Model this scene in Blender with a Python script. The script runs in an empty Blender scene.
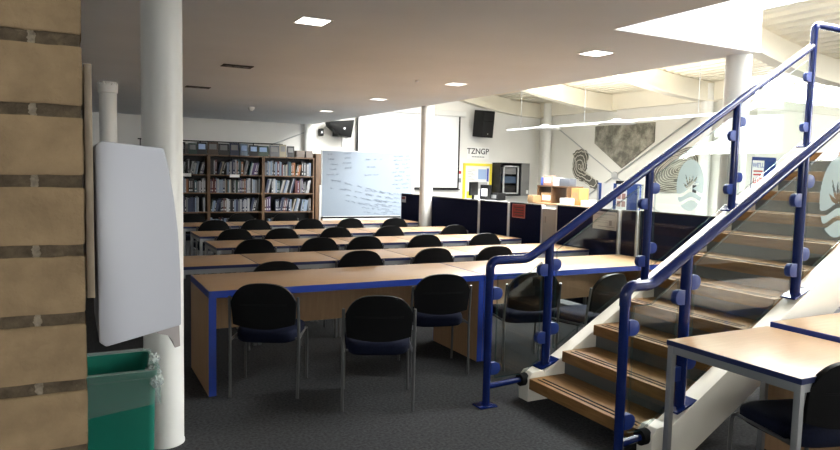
import bpy, bmesh, math, random
from mathutils import Vector, Matrix, noise
rnd = random.Random(7)
SC = bpy.context.scene
COL = SC.collection
PI = math.pi

# ------------------------------------------------------------------ materials
def new_mat(name):
    m = bpy.data.materials.new(name); m.use_nodes = True
    nt = m.node_tree
    return m, nt, nt.nodes['Principled BSDF']

def simple(name, rgb, rough=.5, metal=0, spec=.5, var=0, scale=20, bump=0, bscale=None, coat=0):
    m, nt, b = new_mat(name)
    b.inputs['Base Color'].default_value = (*rgb, 1)
    b.inputs['Roughness'].default_value = rough
    b.inputs['Metallic'].default_value = metal
    b.inputs['Specular IOR Level'].default_value = spec
    b.inputs['Coat Weight'].default_value = coat
    if var or bump:
        tc = nt.nodes.new('ShaderNodeTexCoord')
        if var:
            n = nt.nodes.new('ShaderNodeTexNoise'); n.inputs['Scale'].default_value = scale; n.inputs['Detail'].default_value = 6
            nt.links.new(tc.outputs['Object'], n.inputs['Vector'])
            r = nt.nodes.new('ShaderNodeValToRGB')
            r.color_ramp.elements[0].position = .3; r.color_ramp.elements[1].position = .7
            r.color_ramp.elements[0].color = tuple(max(0, c*(1-var)) for c in rgb)+(1,)
            r.color_ramp.elements[1].color = tuple(min(1, c*(1+var)) for c in rgb)+(1,)
            nt.links.new(n.outputs['Fac'], r.inputs['Fac']); nt.links.new(r.outputs['Color'], b.inputs['Base Color'])
        if bump:
            n2 = nt.nodes.new('ShaderNodeTexNoise'); n2.inputs['Scale'].default_value = bscale or scale*4; n2.inputs['Detail'].default_value = 4
            nt.links.new(tc.outputs['Object'], n2.inputs['Vector'])
            bp = nt.nodes.new('ShaderNodeBump'); bp.inputs['Strength'].default_value = bump; bp.inputs['Distance'].default_value = .01
            nt.links.new(n2.outputs['Fac'], bp.inputs['Height']); nt.links.new(bp.outputs['Normal'], b.inputs['Normal'])
    return m

def wood(name, c0, c1, stretch, rough=.4, scale=3.0):
    m, nt, b = new_mat(name)
    tc = nt.nodes.new('ShaderNodeTexCoord'); mp = nt.nodes.new('ShaderNodeMapping')
    mp.inputs['Scale'].default_value = stretch
    n = nt.nodes.new('ShaderNodeTexNoise'); n.inputs['Scale'].default_value = scale; n.inputs['Detail'].default_value = 8; n.inputs['Roughness'].default_value = .6
    r = nt.nodes.new('ShaderNodeValToRGB')
    r.color_ramp.elements[0].position = .32; r.color_ramp.elements[1].position = .68
    r.color_ramp.elements[0].color = (*c0, 1); r.color_ramp.elements[1].color = (*c1, 1)
    nt.links.new(tc.outputs['Object'], mp.inputs['Vector']); nt.links.new(mp.outputs['Vector'], n.inputs['Vector'])
    nt.links.new(n.outputs['Fac'], r.inputs['Fac']); nt.links.new(r.outputs['Color'], b.inputs['Base Color'])
    b.inputs['Roughness'].default_value = rough
    return m

def emit(name, rgb, s):
    m = bpy.data.materials.new(name); m.use_nodes = True; nt = m.node_tree
    nt.nodes.remove(nt.nodes['Principled BSDF'])
    e = nt.nodes.new('ShaderNodeEmission'); e.inputs['Color'].default_value = (*rgb, 1); e.inputs['Strength'].default_value = s
    nt.links.new(e.outputs[0], nt.nodes['Material Output'].inputs['Surface'])
    return m

def glass(name, tint=(.93, .97, .96), refl=.045, frost=None):
    m = bpy.data.materials.new(name); m.use_nodes = True; nt = m.node_tree
    nt.nodes.remove(nt.nodes['Principled BSDF'])
    t = nt.nodes.new('ShaderNodeBsdfTransparent'); t.inputs['Color'].default_value = (*tint, 1)
    g = nt.nodes.new('ShaderNodeBsdfGlossy'); g.inputs['Roughness'].default_value = .02
    lw = nt.nodes.new('ShaderNodeLayerWeight'); lw.inputs['Blend'].default_value = .5
    pw = nt.nodes.new('ShaderNodeMath'); pw.operation = 'POWER'; pw.inputs[1].default_value = 4.0
    ml = nt.nodes.new('ShaderNodeMath'); ml.operation = 'MULTIPLY_ADD'; ml.inputs[1].default_value = .8; ml.inputs[2].default_value = refl
    nt.links.new(lw.outputs['Facing'], pw.inputs[0]); nt.links.new(pw.outputs[0], ml.inputs[0])
    mx = nt.nodes.new('ShaderNodeMixShader')
    nt.links.new(ml.outputs[0], mx.inputs['Fac']); nt.links.new(t.outputs[0], mx.inputs[1]); nt.links.new(g.outputs[0], mx.inputs[2])
    out = mx
    if frost:
        d = nt.nodes.new('ShaderNodeBsdfDiffuse'); d.inputs['Color'].default_value = (*frost[0], 1)
        tr = nt.nodes.new('ShaderNodeBsdfTranslucent'); tr.inputs['Color'].default_value = (*frost[0], 1)
        ad = nt.nodes.new('ShaderNodeMixShader'); ad.inputs['Fac'].default_value = .5
        nt.links.new(d.outputs[0], ad.inputs[1]); nt.links.new(tr.outputs[0], ad.inputs[2])
        m2 = nt.nodes.new('ShaderNodeMixShader'); m2.inputs['Fac'].default_value = frost[1]
        nt.links.new(mx.outputs[0], m2.inputs[1]); nt.links.new(ad.outputs[0], m2.inputs[2]); out = m2
    nt.links.new(out.outputs[0], nt.nodes['Material Output'].inputs['Surface'])
    return m

M = {}
M['soffit'] = simple('soffit_paint', (.82, .86, .90), .8, var=.03, scale=1.2)
M['white'] = simple('white_paint', (.82, .82, .80), .55, var=.02, scale=3)
M['wall'] = simple('wall_paint', (.80, .79, .76), .7, var=.02, scale=2)
M['cream_wall'] = simple('cream_wall_paint', (.84, .83, .78), .7, var=.02, scale=2)
M['cream'] = simple('cream_roof_paint', (.86, .82, .71), .6, var=.03, scale=2)
M['column'] = simple('column_gloss', (.84, .84, .81), .35, var=.02, scale=5)
M['carpet'] = simple('carpet', (.047, .048, .050), .95, spec=.1, var=.45, scale=55, bump=.5, bscale=240)
M['oak'] = wood('oak_laminate', (.38, .225, .110), (.45, .275, .143), (2, 24, 8), .32)
M['oak_v'] = wood('oak_laminate_upright', (.42, .25, .13), (.50, .31, .165), (14, 14, 1.2), .4)
M['tread'] = wood('tread_timber', (.17, .085, .026), (.28, .15, .055), (16, 1.6, 16), .6)
M['tread'].node_tree.nodes['Principled BSDF'].inputs['Specular IOR Level'].default_value = .25
M['case'] = wood('bookcase_oak', (.10, .052, .024), (.14, .075, .034), (10, 10, 2), .5)
M['blue'] = simple('blue_edging', (.015, .045, .30), .35)
M['darkblue'] = simple('dark_blue_edging', (.012, .02, .085), .35)
M['navy_metal'] = simple('navy_gloss_metal', (.005, .014, .090), .15, spec=.4)
M['clamp'] = simple('clamp_blue', (.012, .032, .17), .4, spec=.35)
M['grey_metal'] = simple('grey_metal', (.34, .35, .36), .42, metal=.6)
M['chrome'] = simple('chrome_tube', (.14, .14, .14), .3, metal=.5)
M['seat'] = simple('navy_fabric', (.005, .007, .020), .9, spec=.15, var=.25, scale=90, bump=.2, bscale=300)
M['shell'] = simple('black_plastic', (.004, .004, .0045), .5, spec=.2)
M['black'] = simple('black_matt', (.008, .008, .009), .55, spec=.3)
M['rubber'] = simple('black_rubber', (.008, .008, .008), .9, spec=.1)
M['screen_fabric'] = simple('navy_screen_fabric', (.008, .011, .035), .95, spec=.05, var=.2, scale=60)
M['blue_fabric'] = simple('blue_pinboard_fabric', (.03, .06, .20), .95, spec=.05, var=.15, scale=60)
M['alu'] = simple('aluminium_trim', (.55, .56, .57), .4, metal=.7)
M['riser'] = simple('grey_riser', (.085, .09, .086), .35, var=.08, scale=3)
M['string'] = simple('cream_stringer', (.78, .74, .64), .5, var=.04, scale=4)
M['glass'] = glass('balustrade_glass')
M['winglass'] = glass('window_glass', (.97, .98, .98))
M['glass_edge'] = simple('glass_edge', (.02, .05, .05), .15)
M['frost'] = glass('frosted_logo', (.9, .95, .95), frost=((.44, .53, .54), .75))
M['brick'] = simple('buff_brick', (.190, .134, .076), .9, spec=.1, var=.16, scale=28, bump=.35, bscale=120)
M['mortar'] = simple('dark_mortar', (.070, .053, .034), .95, spec=.1, var=.35, scale=60, bump=.8, bscale=110)
M['limesmear'] = simple('pale_mortar', (.18, .15, .11), .95, spec=.1, var=.3, scale=120, bump=.6, bscale=200)
M['backing'] = wood('backing_board', (.22, .175, .125), (.34, .27, .19), (20, 20, 3), .6)
M['casing'] = simple('casing_plastic', (.44, .45, .49), .4)
M['casing_lip'] = simple('casing_lip', (.30, .27, .26), .5)
M['bin'] = simple('green_plastic', (.006, .165, .115), .4, var=.05, scale=6)
M['liner'] = glass('clear_liner', (.93, .97, .96), refl=.10, frost=((.80, .90, .88), .24))
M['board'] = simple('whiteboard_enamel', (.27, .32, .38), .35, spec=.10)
M['ink'] = simple('marker_ink', (.16, .19, .24), .6)
M['projection'] = simple('projection_cloth', (.92, .93, .95), .8)
M['yellow'] = simple('yellow_frame', (.80, .66, .04), .5)
M['paper'] = simple('paper', (.85, .85, .83), .8)
M['greypaper'] = simple('grey_paper', (.42, .42, .43), .8)
M['paleblue'] = simple('pale_blue', (.35, .48, .72), .7)
M['midblue'] = simple('mid_blue', (.05, .09, .40), .7)
M['red'] = simple('red_print', (.55, .04, .04), .7)
M['darkred'] = simple('dark_red', (.22, .03, .035), .7)
M['text'] = simple('dark_print', (.03, .03, .035), .7)
M['greytext'] = simple('grey_print', (.22, .22, .24), .7)
M['card'] = simple('cardboard', (.34, .21, .10), .8, var=.1, scale=10)
M['orange'] = simple('orange_card', (.40, .22, .07), .7)
M['lime'] = simple('lime_print', (.60, .62, .05), .7)
M['lamp'] = emit('lamp_glow', (1, .95, .86), 9)
M['lamp_dim'] = emit('lamp_dim_glow', (1, .94, .86), 3)
M['ventgrey'] = simple('vent_grey', (.18, .18, .18), .6)
M['artgrey'] = simple('engraved_grey', (.10, .094, .076), .6, var=.15, scale=9)
M['artpale'] = simple('engraved_pale', (.70, .67, .58), .6)

def art_mat():
    m, nt, b = new_mat('cloudy_engraving')
    tc = nt.nodes.new('ShaderNodeTexCoord'); n = nt.nodes.new('ShaderNodeTexNoise')
    n.inputs['Scale'].default_value = 3.2; n.inputs['Detail'].default_value = 9; n.inputs['Roughness'].default_value = .72
    r = nt.nodes.new('ShaderNodeValToRGB')
    r.color_ramp.elements[0].position = .42; r.color_ramp.elements[0].color = (.11, .104, .083, 1)
    r.color_ramp.elements[1].position = .66; r.color_ramp.elements[1].color = (.42, .40, .33, 1)
    nt.links.new(tc.outputs['Object'], n.inputs['Vector']); nt.links.new(n.outputs['Fac'], r.inputs['Fac'])
    nt.links.new(r.outputs['Color'], b.inputs['Base Color']); b.inputs['Roughness'].default_value = .55
    return m
M['cloud'] = art_mat()

# ------------------------------------------------------------------ mesh builder
class MB:
    def __init__(s): s.bm = bmesh.new()
    def box(s, x0, x1, y0, y1, z0, z1, bev=0, mat=None):
        t = bmesh.new()
        bmesh.ops.create_cube(t, size=1)
        for v in t.verts:
            v.co = Vector(((x0+x1)/2+v.co.x*(x1-x0), (y0+y1)/2+v.co.y*(y1-y0), (z0+z1)/2+v.co.z*(z1-z0)))
        if bev: bmesh.ops.bevel(t, geom=t.edges[:], offset=bev, segments=2, affect='EDGES', profile=.6)
        s.add(t, mat); return s
    def add(s, t, mat=None):
        if mat is not None: bmesh.ops.transform(t, matrix=mat, verts=t.verts)
        me = bpy.data.meshes.new('tmp'); t.to_mesh(me); t.free(); s.bm.from_mesh(me); bpy.data.meshes.remove(me)
    def tube(s, pts, r, seg=12, cap=True, closed=False):
        pts = [Vector(p) for p in pts]; n = len(pts); rings = []
        up = None
        for i, p in enumerate(pts):
            if closed: d = pts[(i+1) % n]-pts[i-1]
            elif i == 0: d = pts[1]-p
            elif i == n-1: d = p-pts[i-1]
            else: d = (pts[i+1]-p).normalized()+(p-pts[i-1]).normalized()
            d.normalize()
            if up is None:
                a = Vector((0, 0, 1)) if abs(d.z) < .9 else Vector((1, 0, 0)); up = (a-d*a.dot(d)).normalized()
            else: up = (up-d*up.dot(d)).normalized()
            q = d.cross(up)
            k = 1
            if 0 < i < n-1 and not closed:
                c = (pts[i+1]-p).normalized().dot((p-pts[i-1]).normalized()); k = 1/max(.5, math.sqrt((1+c)/2))
            rr = r[i] if isinstance(r, (list, tuple)) else r
            rings.append([s.bm.verts.new(p+(up*math.cos(2*PI*j/seg)+q*math.sin(2*PI*j/seg))*rr) for j in range(seg)])
        m = n if closed else n-1
        for i in range(m):
            a, b = rings[i], rings[(i+1) % n]
            for j in range(seg): s.bm.faces.new((a[j], a[(j+1) % seg], b[(j+1) % seg], b[j]))
        if cap and not closed: s.bm.faces.new(rings[0][::-1]); s.bm.faces.new(rings[-1])
        return s
    def lathe(s, prof, seg=32, c=(0, 0)):
        rings = []
        for r, z in prof:
            rings.append([s.bm.verts.new((c[0]+r*math.cos(2*PI*j/seg), c[1]+r*math.sin(2*PI*j/seg), z)) for j in range(seg)])
        for a, b in zip(rings, rings[1:]):
            for j in range(seg): s.bm.faces.new((a[j], a[(j+1) % seg], b[(j+1) % seg], b[j]))
        s.bm.faces.new(rings[0][::-1]); s.bm.faces.new(rings[-1]); return s
    def prism(s, poly, axis, a, b, bev=0):
        """poly of 2D points extruded along axis from a to b; the 2D axes are the other two in x,y,z order"""
        t = bmesh.new()
        def P(p, h):
            return {'x': (h, p[0], p[1]), 'y': (p[0], h, p[1]), 'z': (p[0], p[1], h)}[axis]
        A = [t.verts.new(P(p, a)) for p in poly]; B = [t.verts.new(P(p, b)) for p in poly]; n = len(poly)
        t.faces.new(A); t.faces.new(B[::-1])
        for i in range(n): t.faces.new((A[i], B[i], B[(i+1) % n], A[(i+1) % n]))
        bmesh.ops.recalc_face_normals(t, faces=t.faces)
        if bev: bmesh.ops.bevel(t, geom=t.edges[:], offset=bev, segments=2, affect='EDGES', profile=.6)
        s.add(t); return s
    def quad(s, *p):
        s.bm.faces.new([s.bm.verts.new(q) for q in p]); return s
    def build(s, name, m, parent=None, smooth=True, ang=35):
        bmesh.ops.recalc_face_normals(s.bm, faces=s.bm.faces)
        me = bpy.data.meshes.new(name); s.bm.to_mesh(me); s.bm.free()
        me.materials.append(M[m] if isinstance(m, str) else m)
        o = bpy.data.objects.new(name, me); COL.objects.link(o)
        if smooth:
            for p in me.polygons: p.use_smooth = True
            me.set_sharp_from_angle(angle=math.radians(ang))
        if parent: o.parent = parent
        return o

def tag(o, label=None, cat=None, group=None, kind=None):
    if label: o['label'] = label
    if cat: o['category'] = cat
    if group: o['group'] = group
    if kind: o['kind'] = kind
    return o
def empty(name, loc=(0, 0, 0), rz=0):
    o = bpy.data.objects.new(name, None); COL.objects.link(o); o.location = loc; o.rotation_euler = (0, 0, rz)
    o.empty_display_size = .1
    return o
def thing(name, label, cat, loc=(0, 0, 0), rz=0, group=None):
    return tag(empty(name, loc, rz), label, cat, group)
def struct(o): o['kind'] = 'structure'; return o
def copy_tree(o, parent=None):
    c = o.copy(); COL.objects.link(c)
    if parent: c.parent = parent
    for ch in list(o.children): copy_tree(ch, c)
    return c
def text(name, body, size, loc, rot, m, parent, ext=.001, align='CENTER', sx=1):
    cu = bpy.data.curves.new(name, 'FONT'); cu.body = body; cu.size = size; cu.extrude = ext
    cu.offset = size*.012; cu.align_x = align; cu.align_y = 'CENTER'
    cu.materials.append(M[m])
    o = bpy.data.objects.new(name, cu); COL.objects.link(o); o.location = loc; o.rotation_euler = rot; o.scale = (sx, 1, 1)
    me = bpy.data.meshes.new_from_object(o)
    n = bpy.data.objects.new(name, me); COL.objects.link(n); n.location = loc; n.rotation_euler = rot; n.scale = (sx, 1, 1); n.parent = parent
    bpy.data.objects.remove(o); n.name = name
    return n

# ------------------------------------------------------------------ key dimensions
H = 2.681            # soffit height
XS, YS = 3.60, 3.83  # inner corner of the stair well in the soffit
XE = 5.20            # outer edge of the soffit
XR, YB, YK = 12.2, 15.8, 8.8
X0, X1, Y0, Y1 = .456, 5.289, 3.977, 9.871
XL, YF, XEAST = -5.0, -3.2, 16.5
def beam_z(x):
    t = max(0, 12.2-x)
    return 3.25+(.042*t*t if t < 3.5 else .5145+.294*(t-3.5))

# ------------------------------------------------------------------ setting
o = struct(MB().box(XL, XEAST, YF, YB, -.1, 0).build('floor', 'carpet'))
mb = MB()
def skin(z0, z1):
    mb.prism([(XL, YF), (XS, YF), (XS, YS), (XE, YS), (XE, YB), (XL, YB)], 'z', z0, z1)
skin(H, H+.37)
struct(mb.build('ceiling', 'soffit'))
# upstand walls round the stair well and the mezzanine edge
struct(MB().prism([(XS-.09, YF), (XS, YF), (XS, YS), (XE+.08, YS), (XE+.08, YS+.1), (XS-.09, YS+.1)], 'z', H+.37, 4.15).build('wall_stairwell', 'white'))
struct(MB().box(XS, XE+.08, YS-.012, YS, H+.002, H+.37).build('trim_1', 'white'))
struct(MB().box(XE, XE+.05, YS, YB-.01, H+.002, H+.30).build('trim_2', 'white'))
# walls
WT = 5.7
struct(MB().box(XL, XR+.3, YB, YB+.2, 0, WT).build('wall_back', 'wall'))
struct(MB().box(XR, XR+.2, YK+.2, YB, 0, WT).build('wall_right', 'cream_wall'))
mb = MB(); mb.box(XR, XEAST, YK, YK+.2, 0, 3.2); struct(mb.build('wall_return', 'cream_wall'))
struct(MB().box(XR-.02, XEAST, YK-.025, YK, 3.02, 3.2).build('wall_shade_strip', simple('shaded_wall_top', (.62, .64, .58), .6)))  # top strip of the return wall, its shade put into the colour
struct(MB().box(XL-.2, XL, YF, YB, 0, WT).build('wall_left', 'wall'))
struct(MB().box(XEAST, XEAST+.2, YF, YK, 0, WT).build('wall_east', 'wall'))
# clerestory over the return wall
def window(name, axis, at, u0, u1, z0, z1, nu, nz, t=.07):
    mb = MB(); g = MB()
    us = [u0+(u1-u0)*i/nu for i in range(nu+1)]; zs = [z0+(z1-z0)*i/nz for i in range(nz+1)]
    f = .03
    for u in us:
        a, b = max(u0, u-f), min(u1, u+f)
        (mb.box(a, b, at, at+t, z0, z1) if axis == 'y' else mb.box(at, at+t, a, b, z0, z1))
    for z in zs:
        a, b = max(z0, z-f), min(z1, z+f)
        (mb.box(u0, u1, at+.002, at+t-.002, a, b) if axis == 'y' else mb.box(at+.002, at+t-.002, u0, u1, a, b))
    fr = struct(mb.build(name, 'white', smooth=False))
    c = at+t/2
    if axis == 'y': g.quad((u0, c, z0), (u1, c, z0), (u1, c, z1), (u0, c, z1))
    else: g.quad((c, u0, z0), (c, u1, z0), (c, u1, z1), (c, u0, z1))
    g.build('glazing', 'winglass', fr)
    # daylight sampling portal in the opening
    L = bpy.data.lights.new(name+'_portal', 'AREA'); L.shape = 'RECTANGLE'; L.size = u1-u0; L.size_y = z1-z0
    L.cycles.is_portal = True
    p = bpy.data.objects.new(name+'_portal', L); COL.objects.link(p)
    return p, ((u0+u1)/2, (z0+z1)/2, at)
def ymin_window(n, u0, u1, z0, z1, nu, nz):
    p, (u, z, a) = window(n, 'y', YF-.1, u0, u1, z0, z1, nu, nz)
    p.location = (u, YF+.02, z); p.rotation_euler = (PI/2, 0, 0)      # emits towards +Y
ymin_window('window_1', 9.2, 15.8, 2.0, 3.9, 5, 1)
ymin_window('fill_window', -4.2, -.4, 1.9, 2.45, 3, 1)  # unseen window behind the camera, added and sized to light the soffit
mb = MB()
for a, b, c, d in ((XL, -4.2, 0, WT), (-4.2, -.4, 0, 1.9), (-4.2, -.4, 2.45, WT), (-.4, 9.2, 0, WT), (9.2, 15.8, 0, 2.0), (9.2, 15.8, 3.9, WT), (15.8, XEAST, 0, WT)):
    mb.box(a, b, YF-.2, YF, c, d)
struct(mb.build('wall_front', 'wall'))
p, (u, z, a) = window('window_3', 'y', YK+.06, XR+.2, XEAST, 3.2, 3.64, 4, 1)
p.location = (u, YK, z); p.rotation_euler = (-PI/2, 0, 0)

# roof deck: corrugated sheet, curved down to the right-hand wall, with one rooflight strip
RX0, RX1, RY0, RY1 = 6.0, 8.9, 0.6, 13.2
def deck(xa, xb, ya=YF, yb=YB, flat=None):
    mb = MB(); prof = []
    x = xa; P = .20
    while x < xb-1e-6:
        for dx, dz in ((0, 0), (.075, 0), (.10, .085), (.175, .085)):
            if x+dx <= xb: prof.append((x+dx, dz))
        x += P
    prof.append((xb, 0))
    vs = []
    for px, dz in prof:
        z = (beam_z(px) if flat is None else flat)+.40+dz
        vs.append((mb.bm.verts.new((px, ya, z)), mb.bm.verts.new((px, yb, z))))
    for a, b in zip(vs, vs[1:]): mb.bm.faces.new((a[0], b[0], b[1], a[1]))
    return mb
struct(deck(RX1, XR).build('roof_deck', 'cream', ang=20))
struct(deck(4.0, RX0).build('roof_deck', 'cream', ang=20))
struct(MB().box(XL, 4.0, YF, YB, beam_z(4.0)+.40, beam_z(4.0)+.48).build('roof_deck', 'cream'))
struct(deck(XR, XEAST, YF, YK+.1, flat=3.25).build('roof_deck', 'cream', ang=20))
zr0, zr1 = beam_z(RX0)+.43, beam_z(RX1)+.43
fr = MB()
for x in (RX0, RX1): fr.box(x-.03, x+.03, RY0, RY1, beam_z(x)+.33, beam_z(x)+.49)
struct(deck(RX0, RX1, YF, RY0).build('roof_deck', 'cream', ang=20)); struct(deck(RX0, RX1, RY1, YB).build('roof_deck', 'cream', ang=20))
fro = struct(fr.build('window_4', 'white', smooth=False))
g = MB(); g.quad((RX0, RY0, zr0), (RX1, RY0, zr1), (RX1, RY1, zr1), (RX0, RY1, zr0)); g.build('glazing', 'winglass', fro)
L = bpy.data.lights.new('rooflight_portal', 'AREA'); L.shape = 'RECTANGLE'; L.size = 3.0; L.size_y = RY1-RY0; L.cycles.is_portal = True
p = bpy.data.objects.new('rooflight_portal', L); COL.objects.link(p)
p.location = ((RX0+RX1)/2, (RY0+RY1)/2, (zr0+zr1)/2-.04); p.rotation_euler = (0, math.atan2(zr0-zr1, RX1-RX0), 0)
# curved roof beams
for y in (15.70, 12.82, 9.87, 6.92, 3.98, 1.03):
    xs = [5.3+(XR-5.3)*i/28 for i in range(29)]
    xe = XR
    lo = [(x, beam_z(x)) for x in xs]; hi = [(x, beam_z(x)+.38) for x in xs[::-1]]
    mb = MB(); mb.prism(lo+hi, 'y', y-.07, y+.07)
    # bottom flange
    mb.prism(lo+[(x, z-.03) for x, z in lo[::-1]], 'y', y-.12, y+.12)
    if y < YK: mb.box(XR, XEAST, y-.07, y+.07, 3.25, 3.63)
    struct(mb.build('beam', 'cream', ang=25))
struct(MB().box(XR-.12, XR, YK+.2, YB, 3.25, 3.64).build('beam', 'cream'))

# columns
def column(x, y, z1, r=.108, collar=False):
    mb = MB()
    prof = [(r+.004, 0), (r+.004, .012), (r, .02), (r, z1-.001)]
    mb.lathe(prof, 40, (x, y))
    c = struct(mb.build('column', 'column'))
    if collar:
        cb = MB(); n = 40
        ring = []
        for j in range(n):
            a = 2*PI*j/n
            k = .012*math.sin(j*3.1)+.012*math.sin(j*1.7)
            ring.append([cb.bm.verts.new((x+q*math.cos(a), y+q*math.sin(a), z)) for q, z in ((r+.002, z1-.15), (r+.014, z1-.14), (r+.018, z1-.03+k), (r+.002, z1-.02+k))])
        for j in range(n):
            for i in range(3): cb.bm.faces.new((ring[j][i], ring[(j+1) % n][i], ring[(j+1) % n][i+1], ring[j][i+1]))
        cb.build('collar', 'column', c)
    return c
column(X0, Y0, H); column(X0, Y1, H, collar=True); column(X1, Y1, H); column(X1-.03, Y0+.03, H)
struct(MB().lathe([(.075, 1.868), (.075, H-.001)], 24, (5.10, YB-.12)).build('column', 'column'))  # short round upright, meant as a rainwater pipe above the bookcases
column(XR-.16, 15.25, 3.6, .12); column(XR-.16, 9.87, 3.6, .12)

# brick pier beside the camera
mb = MB()
px1, py0 = .0125, .80
mb.box(-1.3, px1-.0015, py0+.0035, py0+.11, 0, H)
struct_pier = struct(mb.build('brick_pier', 'mortar'))
bb = MB()
course, bh = .0741, .0610
kj = 1.7205                                  # centre of the topmost joint in view
z = kj+.0065-.0741*24
while z < H:
    x = px1
    for j in range(13 if abs(z-1.5) < .5 else 2):
        w = .0985
        t = bmesh.new(); bmesh.ops.create_cube(t, size=1)
        bmesh.ops.subdivide_edges(t, edges=t.edges[:], cuts=5, use_grid_fill=True)
        z0, z1 = max(0.001, z), min(z+bh, H-.001)
        if z1 > z0:
            for v in t.verts:
                q = Vector((x-w/2+v.co.x*w, py0+.05+v.co.y*.1, (z0+z1)/2+v.co.z*(z1-z0)))
                v.co = q+Vector((noise.noise(q*45)*.0008, noise.noise(q*30+Vector((9, 0, 0)))*.0006, noise.noise(q*70+Vector((0, 5, 0)))*.0012))
            bmesh.ops.bevel(t, geom=[e for e in t.edges if len(e.link_faces) == 2 and e.calc_face_angle(0) > 1], offset=.0010, segments=2, affect='EDGES')
            bb.add(t)
        else: t.free()
        x -= w+.0035
    z += course
bb.build('brick_facing', 'brick', struct_pier, ang=50)
sm = MB()
def smear(cx, cz, rx, rz, seed, ry=.0016):
    t = bmesh.new(); bmesh.ops.create_icosphere(t, subdivisions=4, radius=1)
    for v in t.verts:
        n = 1+.7*noise.noise(v.co*2.5+Vector((seed, 2, 0)))+.35*noise.noise(v.co*7+Vector((seed, 0, 4)))
        v.co = Vector((cx+v.co.x*rx*n, py0+.0034+v.co.y*ry, cz+v.co.z*rz))
    sm.add(t)
for k in range(-2, 7):                       # paler mortar where two bed-joint strokes meet, and along the upright joint
    zz = kj-.0741*k
    smear(-.0335, zz, .0034, .0085, k*3.1, .0011)
    if 3 <= k: smear(-.0865, zz-.036, .0042, .034, k*1.7, .0040)
sm.build('mortar_smear', 'limesmear', struct_pier)

# ------------------------------------------------------------------ dispenser on its backing board
t = thing('wall_dispenser', 'white slanted plastic dispenser casing fixed on a wooden backing board beside the brick pier', 'dispenser', (0, .9, 1.385))
def loc(p, o): return (p[0]-o[0], p[1]-o[1], p[2]-o[2])
O = (0, .9, 1.385)
MB().box(.0140, .0222, .82-.9, 1.02-.9, 1.442-1.385, 1.700-1.385, .001).build('backing_board', 'backing', t)
prof = [(.0245, 1.612), (.031, 1.618), (.099, 1.6125), (.1045, 1.590), (.110, 1.555), (.115, 1.51), (.1175, 1.46), (.1180, 1.396), (.034, 1.377), (.0265, 1.383)]
mb = MB(); mb.prism([(x, z-1.385) for x, z in prof], 'y', .85-.9, 1.03-.9, .0022); mb.build('casing', 'casing', t, ang=50)
mb = MB(); mb.prism([(.085, .007), (.1165, .0115), (.1175, -.017), (.111, -.0185), (.1085, -.009), (.103, -.002), (.092, .001)], 'y', .856-.9, 1.02-.9, .001)
mb.build('release_lip', 'casing_lip', t)

# ------------------------------------------------------------------ green bin with liner
BX, BY = .155, 3.38
t = thing('waste_bin', 'green plastic bin with clear liner bag at foot of nearest white column', 'bin', (BX, BY, 0))
def rrect(hx, hy, r, n=6):
    P = []
    for cx, cy, a0 in ((hx-r, hy-r, 0), (-hx+r, hy-r, PI/2), (-hx+r, -hy+r, PI), (hx-r, -hy+r, 1.5*PI)):
        for i in range(n+1): a = a0+PI/2*i/n; P.append((cx+r*math.cos(a), cy+r*math.sin(a)))
    return P
def loft(mb, rings, cap0=True, cap1=False):
    vs = [[mb.bm.verts.new(p) for p in r] for r in rings]
    for a, b in zip(vs, vs[1:]):
        n = len(a)
        for j in range(n): mb.bm.faces.new((a[j], a[(j+1) % n], b[(j+1) % n], b[j]))
    if cap0: mb.bm.faces.new(vs[0][::-1])
    if cap1: mb.bm.faces.new(vs[-1])
    return vs
def ringz(hx, hy, r, z): return [(x, y, z) for x, y in rrect(hx, hy, r)]
mb = MB()
loft(mb, [ringz(.165, .165, .03, 0), ringz(.178, .178, .03, .62), ringz(.186, .186, .03, .625), ringz(.186, .186, .03, .655), ringz(.176, .176, .03, .655), ringz(.168, .168, .03, .55), ringz(.155, .155, .03, .02)], cap1=True)
mb.build('bin_body', 'bin', t)
mb = MB(); rings = []
base = rrect(1, 1, .16, 8)
for k, (s, z) in enumerate(((.165, .30), (.172, .60), (.180, .662), (.192, .668), (.194, .63), (.195, .56), (.1965, .50))):
    R = []
    for j, (x, y) in enumerate(base):
        w = (noise.noise(Vector((x*4, y*4, k*1.3)))*.006+noise.noise(Vector((x*13, y*13, k*.9)))*.004)*(k/3 if k < 4 else 1.2)
        zz = z+(noise.noise(Vector((x*2.2, y*2.2, 7)))*.13 if k == 6 else noise.noise(Vector((x*6, y*6, 3)))*.012 if k in (2, 3) else 0)
        R.append((x*(s+w), y*(s+w), zz))
    rings.append(R)
loft(mb, rings, cap0=False)
lin = mb.build('bin_liner', 'liner', t, ang=60)
mb = MB()
for q in range(9):
    tt = bmesh.new(); bmesh.ops.create_icosphere(tt, subdivisions=3, radius=1)
    c = Vector((.185+rnd.uniform(-.02, .015), -.10+q*.022-.09, .64+rnd.uniform(-.045, .03)))
    for v in tt.verts:
        n = 1+.55*noise.noise(v.co*2.2+Vector((q*3, 0, 0)))+.3*noise.noise(v.co*6)
        v.co = c+Vector((v.co.x*.022*n, v.co.y*.026*n, v.co.z*.026*n))
    mb.add(tt)
mb.build('liner_knot', glass('crumpled_liner', (.95, .97, .97), frost=((.8, .85, .84), .4)), lin)

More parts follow.
